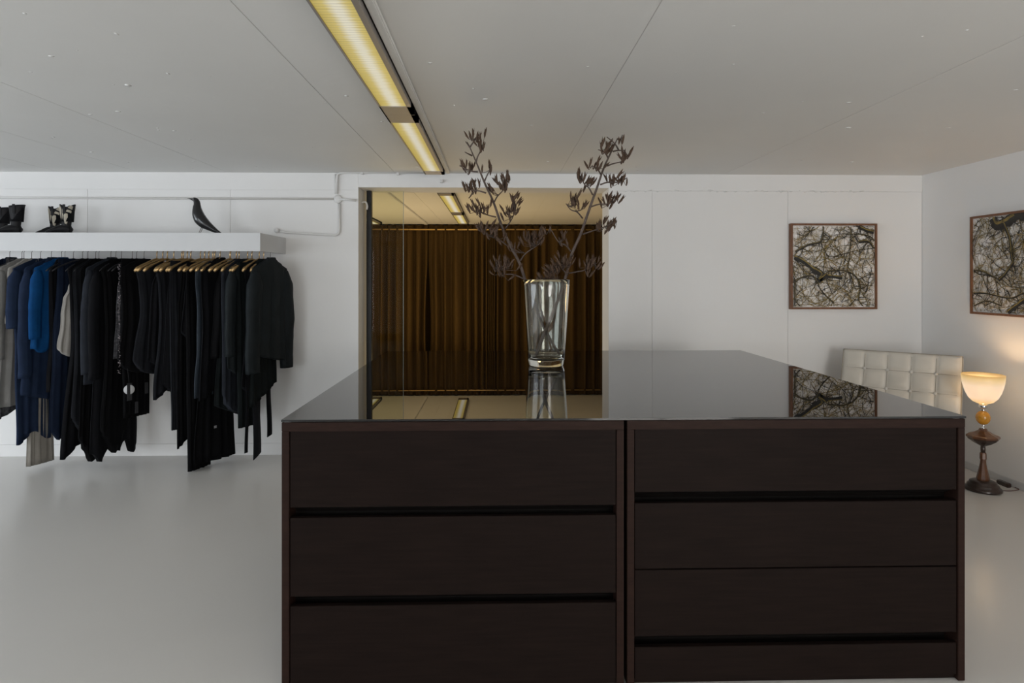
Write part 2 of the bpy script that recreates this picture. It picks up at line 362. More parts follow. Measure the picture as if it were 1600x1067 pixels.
# ceiling channel beside the lights
tag(bx('cable_channel', (xr+.004, xr+.038, 1.2, 5.3, H-.022, H-.0005), 'ceil', None, .004), 'narrow white cable channel on ceiling beside the front lights', 'cable channel')
tag(bx('cable_channel', (-1.175, -1.12, WB+.02, 10.2, H-.025, H-.0005), 'ceil', None, .004), 'narrow cable channel on the back room ceiling, left part', 'cable channel')

# ------------------------------------------------------------------ conduits on the back wall
yw = WY-.016
def wpt(px, py): return PY(px, py, yw)
c1 = thing('wall_conduit', 'white cable conduit with a round junction box on the wall above the rail shelf', 'conduit', (wpt(528, 311).x, WY, wpt(528, 311).z))
def rel(p, t=c1): return tuple(Vector(p)-t.location)
def cpath(name, pts, r, corner=True):
    P = [Vector(p) for p in pts]; out = [P[0]]
    for i in range(1, len(P)-1):
        a = (P[i-1]-P[i]).normalized(); b_ = (P[i+1]-P[i]).normalized(); R = min(.05, (P[i-1]-P[i]).length/2, (P[i+1]-P[i]).length/2)
        for k in range(7):
            s = k/6; out.append((P[i]+a*R)*(1-s)**2+P[i]*2*s*(1-s)+(P[i]+b_*R)*s*s)
    out.append(P[-1]); return tube(name, [rel(p) for p in out], r, 'conduit', c1, 10)
cpath('pipe', [(LX+.1, yw, wpt(300, 310).z), (wpt(521, 310).x, yw, wpt(300, 310).z)], .009)
cpath('pipe', [wpt(530, 318), wpt(530, 368), wpt(447, 363), wpt(437, 361)], .011)
cpath('pipe', [wpt(526, 303), wpt(527, 272), wpt(535, 269.5), wpt(690, 269.5)], .010)
cpath('pipe', [wpt(530, 311), wpt(556, 313)], .010)
cpath('pipe', [wpt(524, 303), wpt(524, 272)], .008)
bm = bmesh.new(); lathe(bm, [(.0, .022), (.030, .022), (.036, .015), (.036, -.016), (0, -.016)], 20); bmesh.ops.rotate(bm, matrix=Matrix.Rotation(pi/2, 3, 'X'), verts=bm.verts)
o = obj('junction_box', bm, 'conduit', c1)
for px, py in ((622, 271), (566, 270), (690, 283)):
    p = rel(wpt(px, py)); bx('pipe_clip', (p[0]-.012, p[0]+.012, -.034, 0, p[2]-.014, p[2]+.014), 'conduit', c1, .003)
bm = bmesh.new(); p = rel(wpt(433, 361)); bmesh.ops.create_uvsphere(bm, u_segments=12, v_segments=8, radius=.022, matrix=Matrix.Translation((p[0], -.022, p[2]+.004)))
obj('elbow', bm, 'conduit', c1, True)
# hook on the jamb of the opening
bm = bmesh.new(); loft(bm, curve_pts([(0, 0, 0), (.035, 0, .005), (.05, 0, -.03), (.045, 0, -.06)]), .008, 8); o = obj('jamb_hook', bm, 'conduit'); o.location = (OX0+.001, WY+.12, 2.17)
tag(o, 'small white bracket on the left jamb of the opening', 'bracket')

# ------------------------------------------------------------------ island: four drawer cabinets under one black glass sheet
Y0 = 2.29; ZG = EYE-.51
xA = PY(440, 655, Y0).x; xB = PY(1508, 655, Y0).x; xmid = PY(977.5, 655, Y0).x
dC = Y0
def zf(py): return EYE-(py-436)/F*(dC+.005)
ZC = zf(657.5)            # cabinet top
YB = 4.45; YM = (Y0+YB)/2
BOT = 0.003
def cabinet(x0, x1, rows, label, back=False):
    t = thing('drawer_cabinet', label, 'cabinet', ((x0+x1)/2, Y0 if not back else YB, 0), 0 if not back else pi, 'drawer cabinets under the glass')
    hw = (x1-x0)/2; D = YM-Y0-.004; fw = .0265; top = ZC
    bx('side_panel', (-hw, -hw+fw, 0, D, BOT, top-.034), 'woodedge', t, .0015)
    bx('side_panel', (hw-fw, hw, 0, D, BOT, top-.034), 'woodedge', t, .0015)
    bx('top_panel', (-hw, hw, -.001, D, top-.0335, top), 'woodedge', t, .0015)
    bx('bottom_panel', (-hw+fw, hw-fw, .02, D, BOT, BOT+.02), 'wood', t)
    bx('back_panel', (-hw+fw, hw-fw, D-.012, D-.002, BOT+.02, top-.034), 'wood', t)
    bx('inner_back', (-hw+fw, hw-fw, .075, .085, BOT+.021, top-.034), 'groove', t)
    for (a, b_, g) in rows:   # top, bottom of the front; g = groove height under it
        d = bx('drawer', (-hw+fw+.003, hw-fw-.003, .004, .026, b_, a), 'wood', t, .0012)
        if g:   # sloping finger pull: shallow at its top, deep at its bottom
            q = bmesh.new(); xa_, xb_ = -hw+fw+.006, hw-fw-.006; pr_ = [(.012, b_-.0005), (.060, b_-g*.75), (.072, b_-g*1.2), (.0745, b_-g*1.2), (.0745, b_-.0005)]
            A_ = [q.verts.new((xa_, y, z)) for y, z in pr_]; B_ = [q.verts.new((xb_, y, z)) for y, z in pr_]
            q.faces.new(A_); q.faces.new(B_)
            for k in range(5): q.faces.new((A_[k], A_[(k+1) % 5], B_[(k+1) % 5], B_[k]))
            obj('finger_groove', q, 'groove', d)
        # drawer box
        bx('box_side', (-hw+fw+.02, -hw+fw+.032, .027, .07, b_+.01, a-.03), 'groove', d); bx('box_side', (hw-fw-.032, hw-fw-.02, .027, .07, b_+.01, a-.03), 'groove', d)
    return t
rowsL = [(zf(671.5), zf(790), .032), (zf(806), zf(928), .032), (zf(943), BOT+.022, 0)]
rowsR = [(zf(670.5), zf(770.5), .036), (zf(788), zf(891), 0), (zf(893), zf(997), .036), (zf(1014), BOT+.022, 0)]
cabinet(xA, xmid-.006, rowsL, 'dark brown cabinet with three deep drawers, left front of island')
cabinet(xmid+.006, xB, rowsR, 'dark brown cabinet with four shallower drawers, right front of island')
cabinet(xA, xmid-.006, rowsL, 'dark brown drawer cabinet at rear left of the island', True)
cabinet(xmid+.006, xB, rowsR, 'dark brown drawer cabinet at rear right of the island', True)
g = bx('glass_sheet', (xA-.001, xB+.002, Y0-.003, YB, ZG-.0075, ZG), 'blackglass', None, .0004)
tag(g, 'large black glass sheet covering the top of the drawer island', 'glass top')
for (x, y) in ((xA+.02, Y0+.012), (xB-.03, Y0+.012), (xmid, Y0+.4), (xA+.03, YB-.03), (xB-.03, YB-.03)):
    bx('spacer_pad', (x-.012, x+.012, y-.008, y+.012, ZC, ZG-.0076), 'rubber', g).matrix_parent_inverse = Matrix()

# ------------------------------------------------------------------ vase
VD = 3.70; vp = PD(853.5, 568, VD); VX, VY = vp.x, vp.y
HV = .505
t = thing('glass_vase', 'tall clear flared glass vase standing on the black glass top', 'vase', (VX, VY, ZG+.0005))
def vr(z): return .104+.034*(z/HV)**.9
outer = [(0.0, 0)] + [(.094, 0), (.101, .004)] + [(vr(z), z) for z in [HV*k/16 for k in range(1, 17)]]
inner = [(vr(HV)-.005, HV+.003)] + [(vr(z)-.0065, z) for z in [HV*k/16 for k in range(16, 1, -1)]] + [(.090, .040), (.07, .035), (0, .034)]
bm = bmesh.new(); lathe(bm, outer+inner, 64, capends=False); bmesh.ops.remove_doubles(bm, verts=bm.verts, dist=1e-5)
obj('vessel', bm, 'glass', t)

# ------------------------------------------------------------------ dried flax stems
def pod_mesh(seed):
    rnd = random.Random(seed); bm = bmesh.new(); Lp = 1.0
    pts = [(0, 0, 0), (.02*rnd.uniform(-1, 1), 0, .18), (.04*rnd.uniform(-1, 1), .02, .42), (.03*rnd.uniform(-1, 1), 0, .7), (.10*rnd.uniform(-1, 1), 0, 1.0)]
    loft(bm, pts, [.03, .085, .115, .085, .008], 6)
    loft(bm, [(.0, 0, .35), (.11, .02, .6), (.20, .03, .93)], [.05, .05, .006], 5)
    me = bpy.data.meshes.new('seed_pod'); bmesh.ops.recalc_face_normals(bm, faces=bm.faces[:]); bm.to_mesh(me); bm.free(); me.materials.append(M['pod']); return me
PODS = [pod_mesh(i) for i in range(5)]
def stemdepth(cy, base): return base-.30*max(0, (1010-cy))/950.0
def branch(label, main, rad, twigs, base):
    def W(cx, cy, dd=0): return PD(680+cx/4.103, 190+cy/4.103, stemdepth(cy, base)+dd)
    root = W(*main[0]); t = thing('dried_flax_stem', label, 'dried stem', root)
    mp_ = curve_pts([W(*p)-root for p in main], 5)
    tube('main_stem', mp_, lerp_list(rad, len(mp_)), 'stem', t, 10)
    for tw, clusters in twigs:
        d0 = random.uniform(-.05, .05); nn = len(tw)
        pts = [W(p[0], p[1], d0*i/(nn-1))-root for i, p in enumerate(tw)]
        cp = curve_pts(pts, 4); tg = tube('twig', cp, lerp_list([.0050, .0038, .0025], len(cp)), 'stem', t, 6)
        for (cx, cy, n) in clusters:
            c = W(cx, cy+14, d0)-root; sp = .010+.0022*sqrt(n)*1.6
            near = min(cp, key=lambda q: (q-c).length); axis = (c-near)
            sg = bmesh.new(); 
            for k in range(n):
                off = Vector((random.gauss(0, 1)*sp*1.1, random.gauss(0, .8)*sp, random.gauss(0, .8)*sp))
                bpt = c+off; 
                out = Vector((off.x*13+axis.x*4, off.y*13, 1.0+off.z*6+random.uniform(-.1, .2))); out.x += random.gauss(0, .22) + (.25 if cx > main[len(main)//2][0] else -.2)*1.0
                out.normalize(); Lp = random.uniform(.046, .068)
                o = bpy.data.objects.new('seed_pod', random.choice(PODS)); link(o, tg)
                o.location = bpt-out*Lp*.4; o.rotation_mode = 'QUATERNION'; o.rotation_quaternion = out.to_track_quat('Z', 'X') @ Matrix.Rotation(random.uniform(0, 6.28), 3, 'Z').to_quaternion()
                o.scale = (Lp*1.0, Lp*1.0, Lp)
                q0 = bpt-out*Lp*.4; md = (q0+near)/2; md.z -= .004
                loft(sg, [near, md, q0], [.0018, .0014, .0014], 4)
            obj('stalks', sg, 'stem', tg)
    return t
leftT = [([(262, 262), (272, 225), (298, 175), (300, 160)], [(278, 125, 6), (300, 130, 5)]),
 ([(222, 165), (245, 130), (262, 100)], [(235, 85, 5)]),
 ([(222, 165), (208, 145), (195, 128)], []), ([(235, 218), (215, 208), (190, 195)], []),
 ([(272, 322), (235, 318), (190, 300), (155, 282)], [(200, 280, 9), (235, 268, 4)]),
 ([(315, 385), (330, 350), (350, 310), (362, 280)], [(330, 285, 4)]),
 ([(325, 458), (285, 445), (240, 440), (200, 415)], [(212, 400, 8), (262, 400, 7)]),
 ([(240, 455), (225, 480), (215, 490)], []),
 ([(375, 522), (398, 480), (435, 440), (468, 380)], [(425, 385, 11), (472, 335, 7), (380, 425, 5), (448, 415, 4)]),
 ([(390, 612), (340, 600), (290, 580), (262, 570)], [(258, 550, 9), (322, 540, 6)]),
 ([(450, 685), (485, 635), (515, 575)], [(498, 545, 10), (515, 492, 7), (445, 570, 5)]),
 ([(465, 797), (400, 750), (340, 730), (300, 690)], [(312, 665, 12), (370, 690, 12), (420, 715, 6)]),
 ([(545, 892), (580, 845), (650, 795), (690, 755)], [(610, 735, 14), (655, 725, 12), (520, 785, 4), (695, 690, 3)]),
 ([(575, 1010), (500, 980), (430, 975), (395, 930)], [(400, 900, 12), (450, 905, 12), (420, 945, 6)])]
rightT = [([(1165, 112), (1190, 112), (1200, 85)], [(1190, 110, 2)]), ([(1175, 180), (1150, 140), (1100, 98)], []),
 ([(1108, 232), (1085, 195), (1045, 180)], [(1075, 150, 8), (1100, 160, 4)]),
 ([(1138, 192), (1170, 185), (1215, 185)], [(1225, 168, 4)]),
 ([(1062, 338), (1040, 305), (1005, 282)], [(1007, 260, 3), (1043, 268, 4)]),
 ([(1103, 284), (1140, 270), (1205, 255)], [(1192, 238, 3), (1215, 228, 3)]),
 ([(1010, 470), (985, 425), (955, 400), (935, 350)], [(945, 340, 8), (985, 380, 8)]),
 ([(1058, 404), (1110, 388), (1180, 388), (1230, 360)], [(1145, 350, 7), (1175, 360, 4), (1210, 362, 3)]),
 ([(945, 620), (910, 580), (870, 565), (838, 525)], [(880, 505, 10), (915, 515, 6)]),
 ([(1000, 545), (1050, 530), (1110, 525), (1165, 495)], [(1100, 500, 8), (1130, 495, 6), (1162, 470, 4)]),
 ([(945, 722), (1010, 700), (1070, 680), (1165, 635)], [(1085, 645, 9), (1115, 640, 5), (1155, 630, 3), (1045, 660, 3)]),
 ([(870, 832), (835, 790), (790, 770), (735, 680)], [(725, 685, 2), (830, 725, 5)]),
 ([(850, 985), (820, 950), (800, 920)], [(790, 910, 12), (820, 885, 12), (760, 940, 8)]),
 ([(835, 1030), (780, 1010), (700, 1000)], [(690, 985, 12), (730, 975, 10), (760, 985, 6)]),
 ([(855, 972), (910, 962), (960, 950), (1020, 900)], [(975, 905, 10), (1010, 885, 8), (985, 960, 3)])]
branch('left-leaning dried brown seed-pod branch in the glass vase', [(800, 1500), (740, 1400), (690, 1300), (628, 1140), (575, 1008), (540, 905), (480, 790), (430, 680), (375, 520), (320, 400), (265, 265), (222, 165), (205, 130)],
       [.0085, .0085, .0085, .0085, .0088, .009, .0085, .008, .0065, .006, .0045, .003, .0015], leftT, 3.735)
branch('right-leaning dried brown seed-pod branch in the glass vase', [(645, 1505), (706, 1340), (785, 1150), (835, 1000), (875, 850), (935, 715), (985, 570), (1035, 430), (1080, 300), (1130, 190), (1170, 105)],
       [.010, .010, .0095, .009, .0085, .008, .0075, .0065, .0055, .0045, .0025], rightT, 3.675)

# ------------------------------------------------------------------ pictures
def picture(label, Wd, Hd, mains, seed, loc, rz, ntw=390):
    rnd = random.Random(seed)
    t = thing('framed_picture', label, 'picture', loc, rz, 'framed tree pictures')
    fwid = .017; dep = .045; hw, hh = Wd/2, Hd/2
    bx('frame_side', (-hw, -hw+fwid, -dep, 0, -hh, hh), 'framewood', t, .001); bx('frame_side', (hw-fwid, hw, -dep, 0, -hh, hh), 'framewood', t, .001)
    bx('frame_rail', (-hw+fwid, hw-fwid, -dep, 0, hh-fwid, hh), 'framewood', t, .001); bx('frame_rail', (-hw+fwid, hw-fwid, -dep, 0, -hh, -hh+fwid), 'framewood', t, .001)
    pr = bx('print', (-hw+fwid, hw-fwid, -.030, -.002, -hh+fwid, hh-fwid), 'paper', t)
    iw, ih = Wd-2*fwid, Hd-2*fwid
    bm = bmesh.new(); cnt = [0]
    def rib(pts, w0, w1, mi):
        cnt[0] += 1; y = -.0302-cnt[0]*.000008; prev = None; N = len(pts)
        for i, p in enumerate(pts):
            a = pts[max(i-1, 0)]; b_ = pts[min(i+1, N-1)]; dx, dy = b_[0]-a[0], b_[1]-a[1]; l = math.hypot(dx, dy) or 1
            ww = (w0+(w1-w0)*i/(N-1))*(1+.25*rnd.uniform(-1, 1))
            if not (0.004 < p[0] < .996 and 0.004 < p[1] < .996): prev = None; continue
            cl = lambda v, s: max(-s, min(s, v))
            v = [bm.verts.new((cl((p[0]-.5)*iw+q*(-dy/l)*ww*iw/2, iw/2), y, cl((.5-p[1])*ih-q*(dx/l)*ww*ih/2, ih/2))) for q in (-1, 1)]
            if prev: f = bm.faces.new((prev[0], prev[1], v[1], v[0])); f.material_index = mi
            prev = v
    def walk(x, y, ang, L, w, mi, wig=.35):
        pts = [(x, y)]; n = max(4, int(L/.02))
        cur = rnd.uniform(-.15, .15)
        for i in range(n):
            ang += cur*.5+rnd.uniform(-wig, wig); x += cos(ang)*L/n; y += sin(ang)*L/n; pts.append((x, y))
        rib(pts, w, w*.4, mi); return pts, ang
    for i in range(ntw//2): walk(rnd.random(), rnd.random(), rnd.uniform(0, 6.28), rnd.uniform(.08, .3), rnd.uniform(.003, .0065), rnd.choice((1, 1, 2)), .45)
    for i in range(ntw//2):
        pts, a = walk(rnd.random(), rnd.random(), rnd.uniform(0, 6.28), rnd.uniform(.15, .55), rnd.uniform(.004, .011), rnd.choice((0, 1, 1, 2)), .28)
        for k in range(2):
            q = rnd.choice(pts); walk(q[0], q[1], a+rnd.uniform(-1.3, 1.3), rnd.uniform(.06, .2), .0035, 0, .4)
    for i in range(int(ntw*1.1)): walk(rnd.random(), rnd.random()**.6, rnd.uniform(0, 6.28), rnd.uniform(.02, .05), rnd.uniform(.004, .009), rnd.choice((1, 1, 2, 2, 0)), .6)
    for pts, w0, w1 in mains:
        w0 *= 1.3; w1 *= 1.3; P3 = [(v.x, v.z) for v in curve_pts([(p[0], 0, p[1]) for p in pts], 6)]; rib(P3, w0, w1, 0)
        for k in range(int(len(P3)*.6)):
            q = rnd.choice(P3); walk(q[0], q[1], rnd.uniform(0, 6.28), rnd.uniform(.08, .25), min(w1*.6, .010), 0, .35)
        rib([(a_+rnd.uniform(-.004, .004), b_-w0*.3) for a_, b_ in P3], w0*.25, w1*.3, 1)
    obj('printed_branches', bm, ['ink', 'olive', 'tan'], pr)
    return t
a = PY(1236, 349, WY-.045); b_ = PY(1371, 483, WY-.045)
picture('square walnut-framed photo of bare branches on the back wall', b_.x-a.x, a.z-b_.z,
  [([(0, .38), (.13, .44), (.3, .57), (.42, .62), (.6, .64)], .05, .03), ([(.25, .54), (.35, .60), (.32, .68), (.42, .60)], .06, .03), ([(0, .34), (.18, .24), (.33, .2), (.37, .1), (.37, 0)], .022, .014),
   ([(.42, .56), (.62, .55), (.76, .62), (.82, .75), (.80, .9), (.86, 1)], .014, .012), ([(.71, 0), (.70, .25), (.67, .5), (.62, .7)], .010, .006), ([(.05, .1), (.15, .12), (.28, 0)], .008, .006),
   ([(0, .72), (.1, .64), (.25, .62), (.35, .8), (.5, .95)], .016, .010), ([(.5, .38), (.8, .3), (1, .28)], .008, .006), ([(.78, 0), (.9, .06), (1, .08)], .03, .05), ([(.8, .2), (.92, .2), (1, .3)], .03, .015), ([(.8, .72), (1, .74)], .010, .008), ([(.03, .7), (.03, .9), (.1, 1)], .015, .01), ([(.6, .1), (.9, .12), (1, .2)], .012, .01)],
  3, ((a.x+b_.x)/2, WY-.0005, (a.z+b_.z)/2), 0)
a = PX(1515, 339, RX-.045); zt_ = a.z; zb_ = PX(1515, 490, RX-.045).z; S = zt_-zb_
picture('walnut-framed photo of bare branches on the right-hand wall, cut by the frame', S, S,
  [([(.28, 0), (.33, .1), (.45, .08), (.60, .02), (.75, .06), (.9, .16), (1, .2)], .075, .09), ([(.42, .08), (.50, .25), (.52, .42), (.54, .48)], .03, .02), ([(.54, .48), (.46, .58), (.36, .66)], .022, .028),
   ([(0, .55), (.15, .57), (.33, .64)], .012, .014), ([(.0, .80), (.2, .8), (.5, .84), (.7, .78), (1, .8)], .014, .012), ([(.45, 1), (.6, .9), (.8, .78), (1, .7)], .04, .03), ([(.75, .1), (.76, .6), (.8, 1)], .010, .010), ([(0, .95), (.2, .88), (.4, .92)], .012, .01), ([(.1, .1), (.0, .3), (.05, .5)], .01, .008)],
  11, (RX-.0005, a.y-S/2, (zt_+zb_)/2), -pi/2)

# ------------------------------------------------------------------ white tufted lounge chair
def chair():
    zt = .902; Lc = PD(1320, 546, 5.26); Rc = PD(1505, 561, 4.74)
    Lc = Vector((Lc.x, Lc.y, 0)); Rc = Vector((Rc.x, Rc.y, 0)); ex = (Rc-Lc); Wc = ex.length; ex.normalize(); fw = Vector((ex.y, -ex.x, 0))  # forward (out of the backrest)
    ang = math.atan2(ex.y, ex.x)
    t = thing('lounge_chair', 'cream leather lounge chair with button-tufted backrest in the right corner', 'chair', (Lc+Rc)/2+fw*.25, ang)
    # local: x along width, -y forward
    def cushion(name, w, h, cols, rows, th, mtx, parent):
        nu, nv = cols*10, rows*10
        bm = bmesh.new(); grids = []
        for side in (1, -1):
            g_ = []
            for j in range(nv+1):
                row = []
                for i in range(nu+1):
                    u, v = i/nu, j/nv; fu, fv = (u*cols) % 1, (v*rows) % 1
                    gu = abs(sin(pi*u*cols)); gv = abs(sin(pi*v*rows)); bul = min(gu, 1)**.45*min(gv, 1)**.45
                    ed = min(1, min(u, 1-u)*cols*2.5)**.5*min(1, min(v, 1-v)*rows*2.5)**.5
                    gx, gy = round(u*cols), round(v*rows)
                    dim = 0
                    if 0 < gx < cols and 0 < gy < rows: dim = .006*math.exp(-(((u*cols-gx))**2+((v*rows-gy))**2)/.02)
                    hgt = th*.5*(.80+.0*ed)+(.024*bul)-dim+.003*noise.noise((u*9, v*9, side))
                    if u in (0, 1) or v in (0, 1): hgt = th*.38
                    row.append(bm.verts.new((w*(u-.5), -side*hgt, h*v+.004*noise.noise((u*6, v*2, 3)))))
                g_.append(row)
            grids.append(g_)
            for j in range(nv):
                for i in range(nu): f = bm.faces.new((g_[j][i], g_[j][i+1], g_[j+1][i+1], g_[j+1][i])); f.smooth = True
        A, B = grids
        for i in range(nu):
            for j in (0, nv): bm.faces.new((A[j][i], A[j][i+1], B[j][i+1], B[j][i]))
        for j in range(nv):
            for i in (0, nu): bm.faces.new((A[j][i], A[j+1][i], B[j+1][i], B[j][i]))
        c = obj(name, bm, 'leather', parent); c.matrix_local = mtx
        bb = None
        for gx in range(1, cols):
            for gy in range(1, rows):
                if bb is None:
                    q = bmesh.new(); bmesh.ops.create_uvsphere(q, u_segments=12, v_segments=6, radius=.013, matrix=Matrix.Diagonal((1, .6, 1, 1))); o = obj('button', q, 'button', c, True); bb = o
                else: o = bb.copy(); COL.objects.link(o)
                o.location = (w*(gx/cols-.5), -(th*.40), h*gy/rows)
        # piping seams between pads
        q = bmesh.new()
        for gx in range(1, cols): loft(q, [(w*(gx/cols-.5)+.003*noise.noise((gx*3, k, 0)), -th*.40-.0005, h*k/20) for k in range(1, 20)], .0022, 5)
        for gy in range(1, rows): loft(q, [(w*(k/30-.5), -th*.40-.0005, h*gy/rows) for k in range(1, 30)], .0022, 5, up=Vector((0, 0, 1)))
        for s in (-1, 1): loft(q, [(s*w/2, -th*.38, h*k/20) for k in range(21)], .004, 6)
        loft(q, [(w*(k/30-.5), -th*.38, h) for k in range(31)], .004, 6, up=Vector((0, 0, 1)))
        obj('piping', q, 'seam', c)
        return c
    lean = radians(20); hb = .60
    mb = Matrix.Translation((0, .25-hb*sin(lean)+.0, zt-hb*cos(lean))) @ Matrix.Rotation(-lean, 4, 'X')
    cushion('backrest', Wc, hb, 5, 4, .115, mb, t)
    ms = Matrix.Translation((0, -.50, .335)) @ Matrix.Rotation(-pi/2-radians(6)+pi, 4, 'X') @ Matrix.Rotation(pi, 4, 'Z')
    ms = Matrix.Translation((0, .08, .315)) @ Matrix.Rotation(pi/2-radians(7), 4, 'X') @ Matrix.Rotation(pi, 4, 'Y') @ Matrix.Translation((0, 0, -.60)) @ Matrix.Rotation(0, 4, 'Z')
    ms = Matrix.Translation((0, .05, .28)) @ Matrix.Rotation(radians(90-5), 4, 'X')
    cushion('seat', Wc*.96, .56, 5, 4, .11, ms, t)
    for s in (-1, 1):
        x = s*(Wc/2-.09); q = bmesh.new()
        loft(q, curve_pts([(x, .30, .78), (x, .20, .48), (x, .02, .24), (x, -.25, .12), (x, -.42, .008)]), [(.014, .008)]*25, 8, up=Vector((1, 0, 0)))
        loft(q, curve_pts([(x, -.50, .30), (x, -.30, .25), (x, -.05, .20), (x, .18, .10), (x, .26, .008)]), [(.014, .008)]*25, 8, up=Vector((1, 0, 0)))
        obj('side_frame', q, 'chrome', t)
    for y, z in ((.20, .5), (-.02, .22), (-.30, .25)): tube('crossbar', [(-Wc/2+.09, y, z), (Wc/2-.09, y, z)], .01, 'chrome', t)
chair()

# ------------------------------------------------------------------ lamp
lp = PD(1536, 0, 4.45); LMX, LMY = lp.x, lp.y
t = thing('table_lamp', 'turned wooden lamp with lit amber bowl shade on the floor by the right wall', 'lamp', (LMX, LMY, 0))
sc_ = 4.45/F
def lz(py): return EYE-(py-436)*sc_
latheo('base', [(0, 0), (.106, 0), (.113, .006), (.113, .018), (.105, .025), (.096, .028), (.096, .040), (.088, .048), (.082, .052), (.082, .062), (.06, .072), (0, .074)], 'lampdark', t, 40)
latheo('column', [(0, .073), (.038, .073), (.040, .085), (.035, .11), (.026, .15), (.019, .19), (.0165, .218), (.0, .218)], 'lampwood', t, 10, flat=True)
latheo('collar', [(0, .216), (.018, .216), (.021, .223), (.0205, .258), (.017, .268), (0, .268)], 'lampwood', t, 8, flat=True)
latheo('upper_column', [(.0, .267), (.014, .267), (.0155, .29), (.014, .325), (0, .325)], 'lampdark', t, 16)
latheo('tray_underside', [(0, .312), (.015, .314), (.055, .335), (.090, .360), (.093, .372), (0, .372)], 'lampdark', t, 8, flat=True, phase=.3)
latheo('tray', [(0, .3725), (.099, .3725), (.102, .380), (.100, .388), (.092, .393), (.06, .405), (.035, .421), (.028, .424), (.023, .438), (0, .440)], 'lampwood', t, 8, flat=True, phase=.3)
latheo('neck', [(0, .438), (.013, .438), (.013, .443), (.007, .446), (.007, .455), (.015, .463), (0, .468)], 'chrome', t, 20)
ball = [(0.0, .465)] + [(.045*sin(pi*k/14), .465+.050-.050*cos(pi*k/14)) for k in range(1, 14)] + [(0, .565)]
latheo('ball', ball, 'amber', t, 32)
latheo('socket', [(0, .560), (.012, .560), (.015, .570), (.010, .578), (.024, .584), (.027, .590), (.027, .612), (0, .618)], 'chrome', t, 24)
z0 = .617
bm = bmesh.new()
po = [(.012, 0.0), (.035, .002), (.062, .014), (.088, .042), (.106, .08), (.118, .118), (.126, .155), (.130, .205)]
pi_ = [(r-.004, z+.003) for r, z in reversed(po)]
lathe(bm, po+pi_, 48, capends=False)
sh = obj('shade', bm, 'shade', t); sh.location = (0, 0, z0-.002)
pl = point('lamp_bulb', (LMX, LMY, z0+.10), 6.5, (1.0, 0.68, 0.38), .045)
# cord and plug
cp = curve_pts([(LMX-.115, LMY+.02, .006), (LMX-.19, LMY+.06, .006), (LMX-.30, LMY+.10, .006), (LMX-.42, LMY+.16, .006)], 6)
tag(tube('lamp_cord', cp, .003, 'cable'), 'thin brown flex lying on the floor left of the lamp', 'cord')
cp = curve_pts([(LMX+.115, LMY-.03, .005), (LMX+.175, LMY-.035, .005), (RX-.022, LMY-.01, .006), (RX-.025, LMY+.02, .012)], 6)
pb = thing('plug_block', 'brown plug block on the floor between the lamp and the right wall', 'plug', (RX-.048, LMY+.09, 0))
bm = bmesh.new(); box(bm, -.018, .018, -.05, .05, .0, .03, bevel=.005); obj('block', bm, 'lampdark', pb)
bm = bmesh.new(); loft(bm, [Vector(p)-pb.location for p in cp], .003, 6); obj('flex', bm, 'cable', pb)

# ------------------------------------------------------------------ shelf with rail
SY = 4.82; SZ0 = 1.713; SZ1 = 1.852; SX1 = PY(406.5, 380, SY).x; SX0 = -6.2
t = thing('wall_shelf', 'long white wall shelf with a hanging rail beneath it', 'shelf', ((SX0+SX1)/2, WY, SZ0)); h_ = (SX1-SX0)/2; dy = SY-WY
bx('fascia', (-h_, h_, dy, dy+.018, 0, SZ1-SZ0), 'white', t, .001)
bx('end_panel', (h_-.018, h_, dy+.0185, 0, 0, SZ1-SZ0), 'white', t, .001)
bx('top_board', (-h_, h_-.0185, dy+.0185, 0, SZ1-SZ0-.018, SZ1-SZ0), 'white', t, .001)
RY = 5.06; RZ = 1.742
tube('rail', [(-h_, RY-WY, RZ-SZ0), (h_-.019, RY-WY, RZ-SZ0)], .011, 'hook', t, 14)
for xx in (-.3, -1.7, .9, h_-.25): bx('bracket', (xx-.012, xx+.012, RY-WY-.012, RY-WY+.012, RZ-SZ0+.0105, SZ1-SZ0-.018), 'white', t)

# ------------------------------------------------------------------ bird
bp_ = PD(310, 363, 4.98); u_ = .001115*4.98/4.85
t = thing('bird_figurine', 'glossy black wooden bird figurine with wire legs standing on the white shelf', 'figurine', (bp_.x, bp_.y, SZ1))
def BP(x, y): return ((x-400)*u_, 0, (371-y)*u_)
sp_ = [BP(362, 127), BP(370, 126), BP(380, 130), BP(388, 142), BP(391, 160), BP(391, 190), BP(397, 225), BP(412, 260), BP(440, 290), BP(480, 318), BP(525, 346), BP(566, 366)]
rr = [12, 15, 18, 21, 23, 30, 38, 42, 38, 26, 14, 3]
cc = curve_pts(sp_, 4); bm = bmesh.new(); loft(bm, cc, [(r*u_*.9, r*u_) for r in lerp_list(rr, len(cc))], 24); obj('body', bm, 'birdblack', t, True)
tube('beak', [BP(322, 117), BP(340, 119), BP(366, 127)], [.0006, .004, .0105], 'birdblack', t, 10)
for dy_ in (-.012, .012):
    a = Vector(BP(428, 315)); c = Vector(BP(403, 371)); a.y = c.y = dy_; c.z = .001
    tube('leg', [a, c], .0022, 'hook', t, 6)
for s in (-1, 1):
    bm = bmesh.new(); bmesh.ops.create_uvsphere(bm, u_segments=8, v_segments=6, radius=.0025, matrix=Matrix.Translation((BP(372, 122)[0], s*.0165, BP(372, 122)[2]))); obj('eye', bm, 'chrome', t, True)

